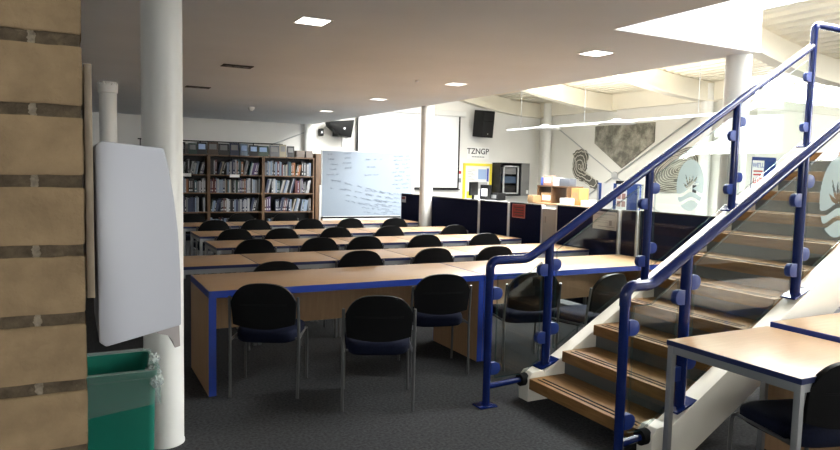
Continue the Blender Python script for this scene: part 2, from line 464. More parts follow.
# ------------------------------------------------------------------ chairs
def chair_proto():
    t = empty('stacking_chair')
    mb = MB()                                                  # seat cushion
    rings = []
    def outline(s):
        P = []
        for j in range(36):
            a = 2*PI*j/36; c, d = math.cos(a), math.sin(a)
            e = 2/4.2
            x = math.copysign(abs(c)**e, c)*.222*s; y = math.copysign(abs(d)**e, d)*.222*s
            P.append((x*(1+.06*(y/.22)), y))
        return P
    for s, z in ((.93, .380), (1, .395), (1.01, .440), (.985, .458), (.9, .470), (.6, .476), (.2, .472)):
        rings.append([(x, y, z-(.012 if y > .15 else 0)*(y-.15)/.07) for x, y in outline(s)])
    loft(mb, rings, cap1=True)
    mb.build('seat', 'seat', t, ang=60)
    def backsurf(off, du):
        V = []
        nu, nv = 20, 12
        for iv in range(nv+1):
            v = iv/nv; row = []
            for iu in range(nu+1):
                u = -1+2*iu/nu
                w = .222*(1-.05*(1-v))
                ztop = .50+.315*(1-.13*u*u-.30*abs(u)**5)
                zbot = .52-.030*(1-u*u)
                z = zbot+(ztop-zbot)*v
                y = -.228-.055*((z-.45)/.36)-.030*(1-u*u)+off
                row.append((u*w, y, z))
            V.append(row)
        return V
    mb = MB(); A = backsurf(-.012, 0); B = backsurf(.018, 0)
    va = [[mb.bm.verts.new(p) for p in r] for r in A]; vb = [[mb.bm.verts.new(p) for p in r] for r in B]
    for iv in range(12):
        for iu in range(20):
            mb.bm.faces.new((va[iv][iu], va[iv][iu+1], va[iv+1][iu+1], va[iv+1][iu]))
            mb.bm.faces.new((vb[iv][iu], vb[iv+1][iu], vb[iv+1][iu+1], vb[iv][iu+1]))
    bd = [(0, i) for i in range(21)]+[(i, 20) for i in range(1, 13)]+[(12, i) for i in range(19, -1, -1)]+[(i, 0) for i in range(11, 0, -1)]
    for (a, b), (c, d) in zip(bd, bd[1:]+bd[:1]): mb.bm.faces.new((va[a][b], vb[a][b], vb[c][d], va[c][d]))
    bk = mb.build('backrest', 'shell', t, ang=50)
    mb = MB()                                                 # raised rim line on the shell
    for z0 in (.66, .668):
        mb.tube([(u*.222*.97, -.228-.055*((z0-.45)/.36)-.030*(1-u*u)-.0125, z0) for u in [(-.75+.15*i) for i in range(11)]], .0018, 6)
    mb.build('back_rib', 'shell', bk)
    mb = MB()                                                  # upholstered front pad
    P = backsurf(.0185, 0)
    pad = [[mb.bm.verts.new((x*.93, y+.014*math.sin(PI*iv/12)*math.cos(PI/2*(-1+iu/10))**.5 if 0 < iu < 20 else y, .665+(z-.665)*.93)) for iu, (x, y, z) in enumerate(r)] for iv, r in enumerate(P)]
    for iv in range(12):
        for iu in range(20): mb.bm.faces.new((pad[iv][iu], pad[iv+1][iu], pad[iv+1][iu+1], pad[iv][iu+1]))
    mb.build('back_pad', 'seat', t, ang=60)
    for s in (-1, 1):
        MB().tube([(s*.232, -.245, 0), (s*.236, -.225, .40), (s*.236, -.232, .50), (s*.233, -.262, .715)], .0105, 10).build('leg', 'chrome', t)
        MB().tube([(s*.232, .215, 0), (s*.232, .205, .36), (s*.231, .195, .395), (s*.228, .17, .408)], .0105, 10).build('leg', 'chrome', t)
    mb = MB()
    for s in (-1, 1): mb.tube([(s*.232, -.228, .405), (s*.226, 0, .404), (s*.226, .18, .404)], .009, 8)
    mb.tube([(-.232, -.15, .402), (.232, -.15, .402)], .008, 8); mb.tube([(-.226, .15, .402), (.226, .15, .402)], .008, 8)
    mb.build('seat_frame', 'chrome', t)
    return t
PROTO = chair_proto(); first_chair = [True]
def chair(x, y, deg, label, group, sz=1):
    c = PROTO if first_chair[0] else copy_tree(PROTO)
    first_chair[0] = False
    c.location = (x, y, 0); c.rotation_euler = (0, 0, math.radians(deg)); tag(c, label, 'chair', group); c.scale = (1, 1, sz)
G1 = 'chairs at the front desks'
chair(1.27, 4.70, -26, 'black-backed navy chair by the left end of the front oak desk', G1)
chair(1.87, 4.15, -22, 'black-backed navy chair pulled furthest out from the front oak desk', G1, .97)
chair(2.60, 4.68, -14, 'black-backed navy chair at the front desk, beside the blue-edged panel where two desks meet', G1)
chair(3.36, 4.52, -14, 'navy chair facing the second front desk, seen through the lowest glass stair panel', G1)
chair(3.78, 4.24, 11, 'navy chair turned sideways at the second front desk, seen just above the stair stringer', G1)
chair(3.14, 1.92, -16, 'navy chair with metal legs tucked under the square table beside the stairs', 'chairs beside the stairs')
ORD = ['first', 'second', 'third', 'fourth', 'fifth', 'sixth']
ROWX = {2: (.70, [1.60, 2.46, 3.23, 3.96]), 3: (1.35, [1.72, 2.45, 3.02, 3.82, 4.66]), 4: (1.38, [1.80, 2.37, 3.12, 3.89, 4.92]),
        5: (1.39, [1.79, 2.42, 3.25, 3.87, 4.65])}
ROWY = {2: 5.87, 3: 7.15, 4: 8.38, 5: 9.82}
RNAME = {2: 'first small-table row behind front desks', 3: 'second small-table row', 4: 'third small-table row', 5: 'last small-table row'}
for r, (xl, cs) in ROWX.items():
    for i, x in enumerate(cs):
        y = ROWY[r]+.19+rnd.uniform(-.03, .02)
        if r == 2 and i == 0: y = ROWY[2]+.10
        chair(x, y, rnd.uniform(-7, 4), f'black-backed chair, {ORD[i]} from left in the {RNAME[r]}', 'chairs along the table rows', .965 if (r, i) == (2, 0) else 1.03)
for i, x in enumerate((1.73, 2.50, 3.24)):
    chair(x, 11.43, rnd.uniform(-4, 4), f'black-backed chair behind the last table row, {ORD[i]} from left before the bookcases', 'chairs before the bookcases', 1.03)

# ------------------------------------------------------------------ tables
def frame_table(x0, x1, y0, y1, label, group, zt=.74, edge='darkblue'):
    t = thing('table', label, 'table', ((x0+x1)/2, (y0+y1)/2, 0), 0, group)
    hx, hy = (x1-x0)/2, (y1-y0)/2
    top = MB().box(-hx+.004, hx-.004, -hy+.004, hy-.004, zt-.026, zt, .0015).build('tabletop', 'oak', t)
    e = MB()
    e.box(-hx, hx, -hy, -hy+.0045, zt-.027, zt-.0012); e.box(-hx, hx, hy-.0045, hy, zt-.027, zt-.0012)
    e.box(-hx, -hx+.0045, -hy+.0045, hy-.0045, zt-.027, zt-.0012); e.box(hx-.0045, hx, -hy+.0045, hy-.0045, zt-.027, zt-.0012)
    e.build('edging', edge, top)
    f = MB(); a, b = hx-.02, hy-.02
    for y in (-b, b): f.box(-a, a, y-.0125, y+.0125, zt-.068, zt-.028)
    for x in (-a, a): f.box(x-.0125, x+.0125, -b+.0125, b-.0125, zt-.068, zt-.028)
    f.build('frame', 'grey_metal', t)
    for sx in (-1, 1):
        for sy in (-1, 1):
            cx, cy = sx*a, sy*b
            MB().box(cx-.0155, cx+.0155, cy-.0155, cy+.0155, 0, zt-.028, .002).build('leg', 'grey_metal', t)
    return t
for r, (xl, cs) in ROWX.items():
    w = {2: .77, 3: .79, 4: .77, 5: .77}[r]; n = {2: 6, 3: 5, 4: 5, 5: 5}[r]
    for i in range(n):
        y0 = ROWY[r]+(.0 if r < 5 else .02*i)
        frame_table(xl+w*i, xl+w*(i+1)-.004, y0, y0+.725, f'oak-topped table, {ORD[i]} from left in the {RNAME[r]}', 'small tables in rows')
frame_table(2.775, 3.60, 1.71, 2.445, 'square oak table with grey legs in the corner beside the stairs', 'tables beside the stairs')

def panel_desk(x0, x1, y0, y1, zt, label, group, th=.05):
    t = thing('panel_desk', label, 'desk', ((x0+x1)/2, (y0+y1)/2, 0), 0, group)
    hx, hy = (x1-x0)/2, (y1-y0)/2; e = .004
    top = MB().box(-hx+e, hx-e, -hy+e, hy-e, zt-th, zt, .0015).build('desktop', 'oak', t)
    m = MB(); m.box(-hx, hx, -hy, -hy+e, zt-th, zt-.001); m.box(-hx, hx, hy-e, hy, zt-th, zt-.001)
    m.box(-hx, -hx+e, -hy+e, hy-e, zt-th, zt-.001); m.box(hx-e, hx, -hy+e, hy-e, zt-th, zt-.001)
    m.build('edging', 'blue', top)
    for s in (-1, 1):
        xa, xb = (-hx, -hx+.05) if s < 0 else (hx-.05, hx)
        p = MB().box(xa, xb, -hy+e, hy-e, 0, zt-th-.0005, .001).build('end_panel', 'oak_v', t)
        for ya, yb_ in ((-hy, -hy+e), (hy-e, hy)): MB().box(xa-.0005, xb+.0005, ya, yb_, 0, zt-th).build('edging', 'blue', p)
    MB().box(-hx+.05, hx-.05, hy-.16, hy-.135, .33, zt-th-.0005).build('modesty_panel', 'oak_v', t)
    return t
panel_desk(.825, 3.070, 4.653, 5.422, .74, 'long oak front desk with bright blue edges standing nearest the left column', 'front desks')
panel_desk(3.076, 5.325, 4.653, 5.422, .74, 'long oak front desk with blue edges, the one seen through the stair balustrade', 'front desks')
panel_desk(3.625, 5.3, 1.60, 2.445, .765, 'higher oak desk with blue edges against the stairs, behind the square table', 'desks beside the stairs')

# ------------------------------------------------------------------ staircase
SL = .586; GO, RI = .285, .167; XN = 2.82; NT = 11
YN, YFAR = 2.60, 3.72
st = thing('staircase', 'oak-tread staircase with cream stringers rising to the right from the dark carpet', 'staircase', (XN, (YN+YFAR)/2, 0))
sx0, sy0 = XN, (YN+YFAR)/2
def S(x): return x-sx0
for n in range(1, NT):
    xn = XN+GO*(n-1)
    mb = MB().box(S(xn), S(xn)+GO+.05, -.505, .505, RI*n-.076, RI*n, .004)
    tr = mb.build('tread', 'tread', st)
    g = MB()
    for d in (.035, .075): g.box(S(xn)+d, S(xn)+d+.014, -.46, .46, RI*n-.001, RI*n+.0022)
    g.build('grip_strip', 'rubber', tr)
    xr = xn+GO+.028
    MB().box(S(xr), S(xr)+.014, -.503, .503, RI*n+.0005, RI*(n+1)-.077).build('riser', 'riser', st)
xl = XN+GO*(NT-1)
MB().box(S(xl), S(xl)+1.25, -.505, .505, RI*NT-.065, RI*NT, .004).build('landing', 'tread', st)
def strz(x): return .118+SL*(x-XN)
for y0, y1 in ((YFAR-.055-sy0, YFAR+.055-sy0), (YN-.055-sy0, YN+.055-sy0)):
    xa = 2.815; xt = xl+.06
    D = .30
    poly = [(S(xa), .0), (S(xa), .155), (S(xa+.05), .205), (S(xa+.13), .205), (S(xa+.13), strz(xa+.13)-.0)]
    poly = [(S(xa), .0), (S(xa), .165), (S(xa+.035), .205), (S(xa+.125), .215), (S(xa+.14), strz(xa+.14)+.0), (S(xt), strz(xt)), (S(xt+1.2), strz(xt)), (S(xt+1.2), strz(xt)-D), (S(xt+.1), strz(xt)-D), (S(xa+.30), .0)]
    mb = MB(); mb.prism(poly, 'y', y0, y1, .004); mb.build('stringer', 'string', st)
# landing post under the far end
MB().box(S(xl+1.0), S(xl+1.1), -.05, .05, 0, RI*NT-.066).build('landing_post', 'white', st)

def railz(x): return 1.11+SL*(x-2.99)
def railing(y, xnew, posts, xend, label, top_kink, logo, logo_x):
    t = thing('stair_railing', label, 'railing', (xnew, y, 0))
    X = lambda x: x-xnew
    # newel and hand rail in one bent tube, flat first then up the pitch
    zb = 1.005
    xb = 2.99-(1.11-zb)/SL
    pts = [(0, 0, .9)]
    r0 = .055
    for i in range(7):
        a = PI/2*i/6; pts.append((r0-r0*math.cos(a), 0, zb-r0+r0*math.sin(a)))
    for i in range(5):
        q = i/4; x = xb-.05+.1*q; z = zb if q < .5 else zb+SL*(x-xb)
        z = zb+SL*.1*max(0, q)**2*.5
        pts.append((X(x), 0, z))
    xlast = xend
    pts.append((X(xlast), 0, railz(xlast)))
    MB().tube(pts, .031, 16).build('hand_rail', 'navy_metal', t)
    nw = MB(); nw.tube([(0, 0, .012), (0, 0, .91)], .027, 16); nw.build('newel_post', 'navy_metal', t)
    MB().box(-.075, .06, -.055, .055, 0, .012, .002).build('base_plate', 'navy_metal', t)
    lo = MB(); lo.tube([(.0, 0, .135), (X(2.80), 0, .150)], .021, 12); lo.build('spacer_tube', 'navy_metal', t)
    bt = MB(); bt.tube([(X(2.775), 0, .149), (X(2.83), 0, .150)], .045, 16); bt.build('boot_cap', 'rubber', t)
    for i, x in enumerate(posts):
        zt = railz(x)
        tall = top_kink and i == len(posts)-1
        zb0 = strz(x)
        pm = MB()
        if tall:
            zk = 2.975
            q = [(X(x), 0, zb0), (X(x), 0, zk-.06)]
            for k in range(1, 7):
                a = PI/2*k/6; q.append((X(x)+.06-.06*math.cos(a), 0, zk-.06+.06*math.sin(a)))
            q.append((X(x)+1.0, 0, zk))
            pm.tube(q, .031, 16)
        else:
            pm.tube([(X(x), 0, zb0), (X(x), 0, zt-.01)], .031, 16)
        pm.build('post', 'navy_metal', t)
        bp = MB(); a = math.atan(SL)
        tt = bmesh.new(); bmesh.ops.create_cube(tt, size=1)
        for v in tt.verts: v.co = Vector((v.co.x*.17, v.co.y*.10, v.co.z*.012))
        bp.add(tt, Matrix.Translation((X(x)+.01, 0, zb0+.02)) @ Matrix.Rotation(-a*.6, 4, 'Y'))
        bp.build('base_plate', 'navy_metal', t)
    # glass panels and clamps
    sup = [xnew]+list(posts)
    def clamp(cx, z, s):
        c = MB()
        w, h, r = .075, .085, .04
        P = [(0, -h/2), (0, h/2)]
        for k in range(9):
            b = PI/2-PI*k/8; P.append((w-r+r*math.cos(b), (h/2-r)*(1 if b > 0 else -1 if b < 0 else 0)+r*math.sin(b)))
        P = [(0, -h/2)]+[(w-r+r*math.cos(-PI/2+PI*k/8), (h/2-r)*(0 if k == 4 else 1 if k > 4 else -1)+r*math.sin(-PI/2+PI*k/8)) for k in range(9)]+[(0, h/2)]
        P = [(cx+s*(.022+u), z+v) for u, v in P]
        c.prism(P, 'y', -.020, .020, .003); return c.build('glass_clamp', 'clamp', t)
    for i, (xa, xb2) in enumerate(zip(sup, sup[1:])):
        ga, gb = xa+.065, xb2-.065
        if i == 0:
            zl = .16; ztop = lambda x: min(1e9, max(.90, railz(x)-.105))
            P = [(X(ga), zl), (X(gb), max(zl, strz(gb)+.09)), (X(gb), ztop(gb)), (X(xb), .90), (X(ga), .90)]
            P = [(X(ga), zl+.03), (X(2.80), zl+.03), (X(gb), strz(gb)+.09), (X(gb), railz(gb)-.10), (X(xb), .895), (X(ga), .895)]
        else:
            P = [(X(ga), strz(ga)+.085), (X(gb), strz(gb)+.085), (X(gb), railz(gb)-.095), (X(ga), railz(ga)-.095)]
        g = MB(); g.prism(P, 'y', -.005, .005); pn = g.build('glass_panel', 'glass', t, smooth=False)
        ed = MB()                                            # polished edges
        for (ax, az), (bx, bz) in zip(P, P[1:]+P[:1]):
            d = Vector((bx-ax, 0, bz-az)).normalized(); nrm = Vector((-d.z, 0, d.x))*.0016
            ed.quad(Vector((ax, -.0052, az))-nrm, Vector((bx, -.0052, bz))-nrm, Vector((bx, -.0052, bz))+nrm, Vector((ax, -.0052, az))+nrm)
            ed.quad(Vector((ax, .0052, az))-nrm, Vector((bx, .0052, bz))-nrm, Vector((bx, .0052, bz))+nrm, Vector((ax, .0052, az))+nrm)
        ed.build('glass_edge', 'glass_edge', pn, smooth=False)
        if i == 0:
            clamp(0, .78, 1); clamp(0, .26, 1)
            clamp(X(xb2), .92, -1); clamp(X(xb2), strz(xb2)+.21, -1)
        else:
            clamp(X(xa), railz(xa)-.16, 1); clamp(X(xa), strz(xa)+.27, 1)
            clamp(X(xb2), railz(xb2)-.28, -1); clamp(X(xb2), strz(xb2)+.17, -1)
        if i == logo:
            lg = MB(); nx, nz = 66, 96; hw, hh = logo_x[2], logo_x[3]
            cache = {}
            def V(ix, iz):
                if (ix, iz) not in cache:
                    cache[(ix, iz)] = lg.bm.verts.new((X(logo_x[0])+(-1+2*ix/nx)*hw, -.0068, logo_x[1]+(-1+2*iz/nz)*hh))
                return cache[(ix, iz)]
            for ix in range(nx):
                for iz in range(nz):
                    u = -1+2*(ix+.5)/nx; v = -1+2*(iz+.5)/nz
                    if u*u+v*v > 1: continue
                    cut = False
                    for c in (-.30, -.62):                 # wave bands
                        w = c+.10*math.sin(u*3.6+1.2)
                        if abs(v-w) < .065 and abs(u) < .93: cut = True
                    if -.16 < v < .62:                    # fan of leaves over the waves
                        for k in range(6):
                            a = math.radians(18+k*27); ox, oz = .05, -.16
                            dx, dz = math.cos(a), math.sin(a)
                            s_ = (u-ox)*dx+(v-oz)*dz; q_ = -(u-ox)*dz+(v-oz)*dx
                            Lh = .62+.12*math.sin(k*1.9)
                            if .05 < s_ < Lh and abs(q_-.06*math.sin(s_*4)) < .055*math.sin(PI*min(1, s_/Lh))+.004: cut = True
                    if cut: continue
                    lg.bm.faces.new((V(ix, iz), V(ix+1, iz), V(ix+1, iz+1), V(ix, iz+1)))
            tag(lg.build('frosted_emblem', 'frost', pn, smooth=False), 'frosted oval emblem with leaves over waves')
    return t
railing(YFAR, 2.50, [3.0, 3.94, 4.90, 5.86], 5.84, 'navy tube and glass railing on the far side of the stair treads', True, 2, (4.385, 1.535, .155, .205))
railing(YN, 2.62, [3.08, 4.08, 5.05, 6.0], 5.98, 'navy tube and glass railing on the near side of the stair treads', False, 2, (4.46, 1.49, .20, .265))

# ------------------------------------------------------------------ navy partition screens
PX = 5.40
segs = [(11.0, 10.05, 1.19), (10.03, 8.36, 1.19), (8.34, 7.60, 1.195), (7.58, 6.85, 1.205), (6.57, 5.49, 1.22), (5.47, 5.22, 1.225), (5.20, 4.22, 1.235)]
names = ['at the far end behind the centre column', 'beside the centre column', 'in mid row with a bare front',
         'carrying the small red notice', 'carrying the grey printed notice', 'the narrowest one in the row', 'nearest to the stairs']
for (ya, yb, zt), nm in zip(segs, names):
    t = thing('partition_screen', f'navy partition screen with silver posts, {nm}', 'screen', (PX, (ya+yb)/2, 0), 0, 'navy partition screens')
    h = (ya-yb)/2
    MB().box(-.022, .022, -h+.02, h-.02, .06, zt-.015, .004).build('fabric_panel', 'screen_fabric', t)
    for s in (-1, 1): MB().box(-.024, .024, s*(h-.011)-.011, s*(h-.011)+.011, 0, zt, .002).build('post', 'alu', t)
    MB().box(-.024, .024, -h+.022, h-.022, zt-.016, zt, .002).build('top_trim', 'black', t)
t = thing('half_door', 'pale grey low door panel between the navy partition screens', 'door', (PX, 6.71, 0))
MB().box(-.015, .015, -.135, .135, .02, 1.16, .003).build('door_panel', simple('pale_grey_panel', (.34, .34, .34), .5), t)
MB().tube([(-.022, .07, .98), (-.022, .07, 1.06)], .008, 8).build('handle', 'greytext', t)
FX = PX-.0222
def on_part(name, label, cat, y0, y1, z0, z1, m):
    t = thing(name, label, cat, (FX, (y0+y1)/2, z0)); h = abs(y1-y0)/2
    MB().box(-.004, 0, -h, h, 0, z1-z0).build('sheet', m, t); return t, h, z1-z0
t, h, hh = on_part('notice', 'small dark red notice pinned on a navy partition screen', 'notice', 7.50, 7.21, 1.00, 1.185, 'darkred')
m = MB()
for (a, b, c, d) in ((-h, h, 0, .008), (-h, h, hh-.008, hh), (-h, -h+.008, 0, hh), (h-.008, h, 0, hh)): m.box(-.0055, -.004, a, b, c, d)
m.build('pale_border', simple('pale_red', (.45, .22, .22), .7), t)
m = MB()
for k in range(4): m.box(-.0055, -.004, -h*.75, h*(.75 if k % 2 else .5), .03+k*.035, .042+k*.035)
m.build('printed_line', 'text', t)
t, h, hh = on_part('notice', 'grey printed notice sheet hung on the navy partition, seen through the stair glass', 'notice', 5.90, 5.52, .985, 1.19, 'greypaper')
m = MB(); m.box(-.0055, -.004, -h*.85, h*.85, hh-.035, hh-.027); m.box(-.0055, -.004, -h*.85, h*.55, .03, .038); m.box(-.0055, -.004, -h*.62, -h*.40, .05, .11)
for k in range(3): m.box(-.0055, -.004, -h*.25, h*.8, .08+k*.025, .084+k*.025)
m.build('printed_line', 'greytext', t)
t, h, hh = on_part('notice', 'small coloured picture card on the farthest navy partition screen', 'notice', 10.98, 10.80, 1.03, 1.14, 'greypaper')
m = MB(); m.box(-.0055, -.004, -h*.8, h*.8, .055, .10); m.build('printed_picture', 'darkred', t)

# ------------------------------------------------------------------ bookcases
CX = [5.22, 3.98, 2.75, 1.52, .29, -.94]
CN = ['beside the whiteboard', 'in the middle of the visible bookcases', 'half hidden behind the front white column', 'hidden behind the front column', 'far left behind the dispenser']
CS = ['bookcase beside the whiteboard', 'middle bookcase', 'bookcase behind the front column', 'bookcase left of the front column', 'leftmost bookcase']
yb0, yb1 = 15.47, 15.785
SH = [.10, .575, 1.01, 1.42]; ZT = 1.865
for i in range(5):
    xr, xlft = CX[i]-.004, CX[i+1]+.004
    w = xr-xlft
    t = thing('bookcase', f'oak library bookcase against the back wall, {CN[i]}', 'bookcase', ((xr+xlft)/2, (yb0+yb1)/2, 0), 0, 'bookcases along the back wall')
    h = w/2; d = (yb1-yb0)/2
    for s in (-1, 1):
        MB().box(s*(h-.014)-.014, s*(h-.014)+.014, -d, d, 0, ZT).build('side_panel', 'case', t)
    MB().box(-h+.028, h-.028, d-.012, d, .06, ZT-.03).build('back_panel', 'black', t)
    MB().box(-h+.028, h-.028, -d+.002, d-.012, ZT-.030, ZT).build('top_panel', 'case', t)
    MB().box(-h+.028, h-.028, -d+.02, d-.012, 0, SH[0]-.026).build('plinth', 'case', t)
    for z in SH: MB().box(-h+.028, h-.028, -d+.002, d-.0125, z-.025, z).build('shelf', 'case', t)
t = thing('cupboard', 'narrow brown cupboard between the bookcases and the whiteboard', 'cupboard', (5.345, 15.62, 0))
MB().box(-.10, .10, -.14, .16, .06, 1.97, .004).build('carcass', 'case', t); MB().box(-.095, .095, -.158, -.141, .08, 1.95, .003).build('door', 'case', t)
MB().box(-.10, .10, -.12, .16, 0, .06).build('plinth', 'black', t)
BC = {'navy blue': (.02, .035, .10), 'black': (.012, .012, .014), 'white': (.62, .64, .66), 'pale blue': (.30, .40, .55), 'grey': (.20, .21, .23), 'dark red': (.16, .022, .028),
      'dark green': (.02, .07, .045), 'purple': (.10, .05, .17), 'cream': (.50, .44, .30), 'brown': (.13, .075, .04), 'teal': (.03, .14, .17), 'orange': (.42, .15, .04)}
for k, c in BC.items(): M['bk_'+k] = simple('book_cover_'+k.replace(' ', '_'), tuple(q*.5 for q in c), .5, var=.08, scale=40)
M['pages'] = simple('book_pages', (.34, .31, .25), .9)
KEYS = ['navy blue']*4+['black']*4+['white']*4+['pale blue']*3+['grey']*4+['dark red', 'dark green', 'purple', 'cream', 'brown', 'teal', 'orange']
SHN = ['bottom', 'second', 'third', 'top']
books = {}
def book_mesh(cn, w, h, dp):
    key = (cn, round(w*500), round(h*60))
    if key in books: return books[key]
    w, h = round(w*500)/500, round(h*60)/60
    m = bpy.data.meshes.new('book'); b = bmesh.new()
    def bx(x0, x1, y0, y1, z0, z1, mi):
        c = [b.verts.new((x, y, z)) for x in (x0, x1) for y in (y0, y1) for z in (z0, z1)]
        for f in ((0, 1, 3, 2), (4, 6, 7, 5), (0, 4, 5, 1), (2, 3, 7, 6), (0, 2, 6, 4), (1, 5, 7, 3)): b.faces.new([c[q] for q in f]).material_index = mi
    e = .0025
    bx(-w/2, -w/2+e, 0, dp, 0, h, 0); bx(w/2-e, w/2, 0, dp, 0, h, 0); bx(-w/2, w/2, -e, 0, 0, h, 0)
    bx(-w/2+e, w/2-e, 0, dp-.005, .004, h-.004, 1)
    bmesh.ops.recalc_face_normals(b, faces=b.faces); b.to_mesh(m); b.free()
    m.materials.append(M['bk_'+cn]); m.materials.append(M['pages'])
    lab = bpy.data.meshes.new('label')
    b = bmesh.new(); q = [b.verts.new(p) for p in ((-w*.32, -.0032, h*.10), (w*.32, -.0032, h*.10), (w*.32, -.0032, h*.22), (-w*.32, -.0032, h*.22))]; b.faces.new(q)
    q = [b.verts.new(p) for p in ((-w*.16, -.0032, h*.35), (w*.16, -.0032, h*.35), (w*.16, -.0032, h*.85), (-w*.16, -.0032, h*.85))]; b.faces.new(q)
    b.to_mesh(lab); b.free(); lab.materials.append(M['greypaper' if cn not in ('white', 'cream', 'pale blue') else 'greytext'])
    books[key] = (m, lab); return books[key]
def put_book(x, z, tilt, cn, w, h, label):
    m, lab = book_mesh(cn, w, h, .17)
    o = bpy.data.objects.new('book', m); COL.objects.link(o); o.location = (x, yb0+.045+rnd.uniform(0, .02), z); o.rotation_euler = (0, tilt, 0)
    tag(o, label, 'book', 'books on the library bookcases')
    if rnd.random() < .45: return o
    l = bpy.data.objects.new('spine_label', lab); COL.objects.link(l); l.parent = o
    return o
for i in (0, 1, 2):
    xlft, xr = CX[i+1]+.036, CX[i]-.036
    if i == 2: xlft = max(xlft, 1.60)
    for s in (3, 2, 1, 0):
        x = xlft+.01; z = SH[s]+.001
        lim = xr-.02 if s else xlft+(xr-xlft)*.55
        while x < lim:
            if rnd.random() < (.035 if s else .08): x += rnd.uniform(.05, .14)
            lean = rnd.random() < (.30 if i != 1 else .15)
            n = rnd.randint(2, 5)
            tl = -rnd.uniform(.14, .26) if lean else 0
            cn0 = rnd.choice(KEYS)
            hb = rnd.choice((.26, .29, .31, .33))
            for q in range(n):
                cn = cn0 if rnd.random() < .25 else rnd.choice(KEYS)
                w = rnd.choice((.022, .028, .034, .042, .05)); h = min(.355, max(.22, hb+rnd.uniform(-.02, .03)))
                adv = w/math.cos(tl)+.002
                need = adv+(h*math.sin(abs(tl)) if tl else 0)
                if x+need > lim: x = lim+1; break
                # books that lean rest their lower left edge on the shelf
                put_book(x+w/2, z+(w/2*math.sin(abs(tl))), -tl if tl else 0, cn, w, h, f'{cn} {"leaning" if tl else "upright"} book on the {SHN[s]} shelf of the {CS[i]}')
                x += adv
            if tl: x += hb*math.sin(abs(tl))*.92
# yellow flat books at the bottom
for k, (x, z, w, cn) in enumerate(((2.93, .576, 0, 0),)): pass
# face-out books and clutter on the bookcase tops
zt = ZT+.001
disp = [(1.98, .16, .20, 'pale blue'), (2.16, .20, .24, 'black'), (2.42, .17, .22, 'dark green'), (2.62, .20, .25, 'black'), (2.86, .22, .26, 'brown'), (3.10, .22, .24, 'black'), (3.34, .20, .26, 'navy blue'),
        (3.56, .16, .25, 'pale blue'), (3.78, .20, .23, 'black'), (4.00, .24, .22, 'dark green'), (4.27, .22, .24, 'grey'), (4.47, .15, .27, 'cream'), (4.66, .16, .24, 'black')]
cnt = {}
tot = {}
for d in disp: tot[d[3]] = tot.get(d[3], 0)+1
for x, w, h, cn in disp:
    w, h = w+.015, h+.02
    k = cnt.get(cn, 0); cnt[cn] = k+1
    lb = f'{cn} display book face-out on the bookcase tops' + (f', {ORD[k]} {cn} one from the left' if tot[cn] > 1 else '')
    t = thing('display_book', lb, 'book', (x, 15.56, zt), 0, 'books standing on the bookcase tops')
    c = MB(); c.box(-w/2, w/2, 0, .004, 0, h); c.box(-w/2, w/2, .016, .020, 0, h); c.box(-w/2, -w/2+.004, .004, .016, 0, h)
    c.build('cover', 'bk_'+cn, t, smooth=False)
    MB().box(-w/2+.004, w/2-.003, .004, .016, .003, h-.003).build('pages', 'pages', t)
    MB().box(-w*.34, w*.34, -.0014, 0, h*.42, h*.86).build('cover_picture', 'paleblue' if k % 2 else 'ventgrey', t)
    for cc in t.children: cc.rotation_euler = (-.10, 0, 0); cc.location = (0, 0, 0)
t = thing('display_rail', 'dark shelf rail running over the books on the bookcase tops', 'rail', (3.2, 15.70, ZT))
MB().box(-1.9, 1.30, -.012, .012, .285, .31, .002).build('rail', 'black', t)
for x in (-1.85, -.6, .6, 1.25): MB().box(x-.01, x+.01, -.01, .01, 0, .285).build('bracket', 'black', t)
t = thing('card_tray', 'low brown card tray on top of the bookcase beside the whiteboard', 'tray', (4.98, 15.62, ZT+.001))
MB().box(-.2, .2, -.12, .12, 0, .16, .003).build('tray_body', simple('dusty_card', (.20, .17, .15), .7), t)
t = thing('ornament', 'small dark figurine standing before the card tray on the bookcase top', 'ornament', (5.0, 15.48+.02, ZT+.001))
MB().lathe([(.026, 0), (.03, .01), (.018, .03), (.022, .06), (.014, .09), (.02, .11), (.016, .14), (.004, .155)], 14).build('figure_body', 'black', t)
for k, (x, y) in enumerate(((4.60, 15.68), (4.72, 15.70))): pass
t = thing('book_sign', 'small white shelf label card on the bookcase behind the front column', 'sign', (2.28, yb0-.004, 1.395))
MB().box(-.09, .09, -.004, 0, -.03, .04).build('card', 'paper', t)
t = thing('book_sign', 'small white shelf label card on the middle bookcase', 'sign', (3.32, yb0-.004, 1.395))
MB().box(-.11, .11, -.004, 0, -.03, .035).build('card', 'paper', t)
t = thing('magazine_pile', 'yellow-topped magazine pile lying on the plinth shelf of the middle bookcase', 'magazines', (3.05, yb0+.12, .101))
MB().box(-.16, .16, -.11, .10, 0, .05, .003).build('magazines', 'paper', t); MB().box(-.16, .16, -.11, .10, .0505, .058, .002).build('top_magazine', 'lime', t)

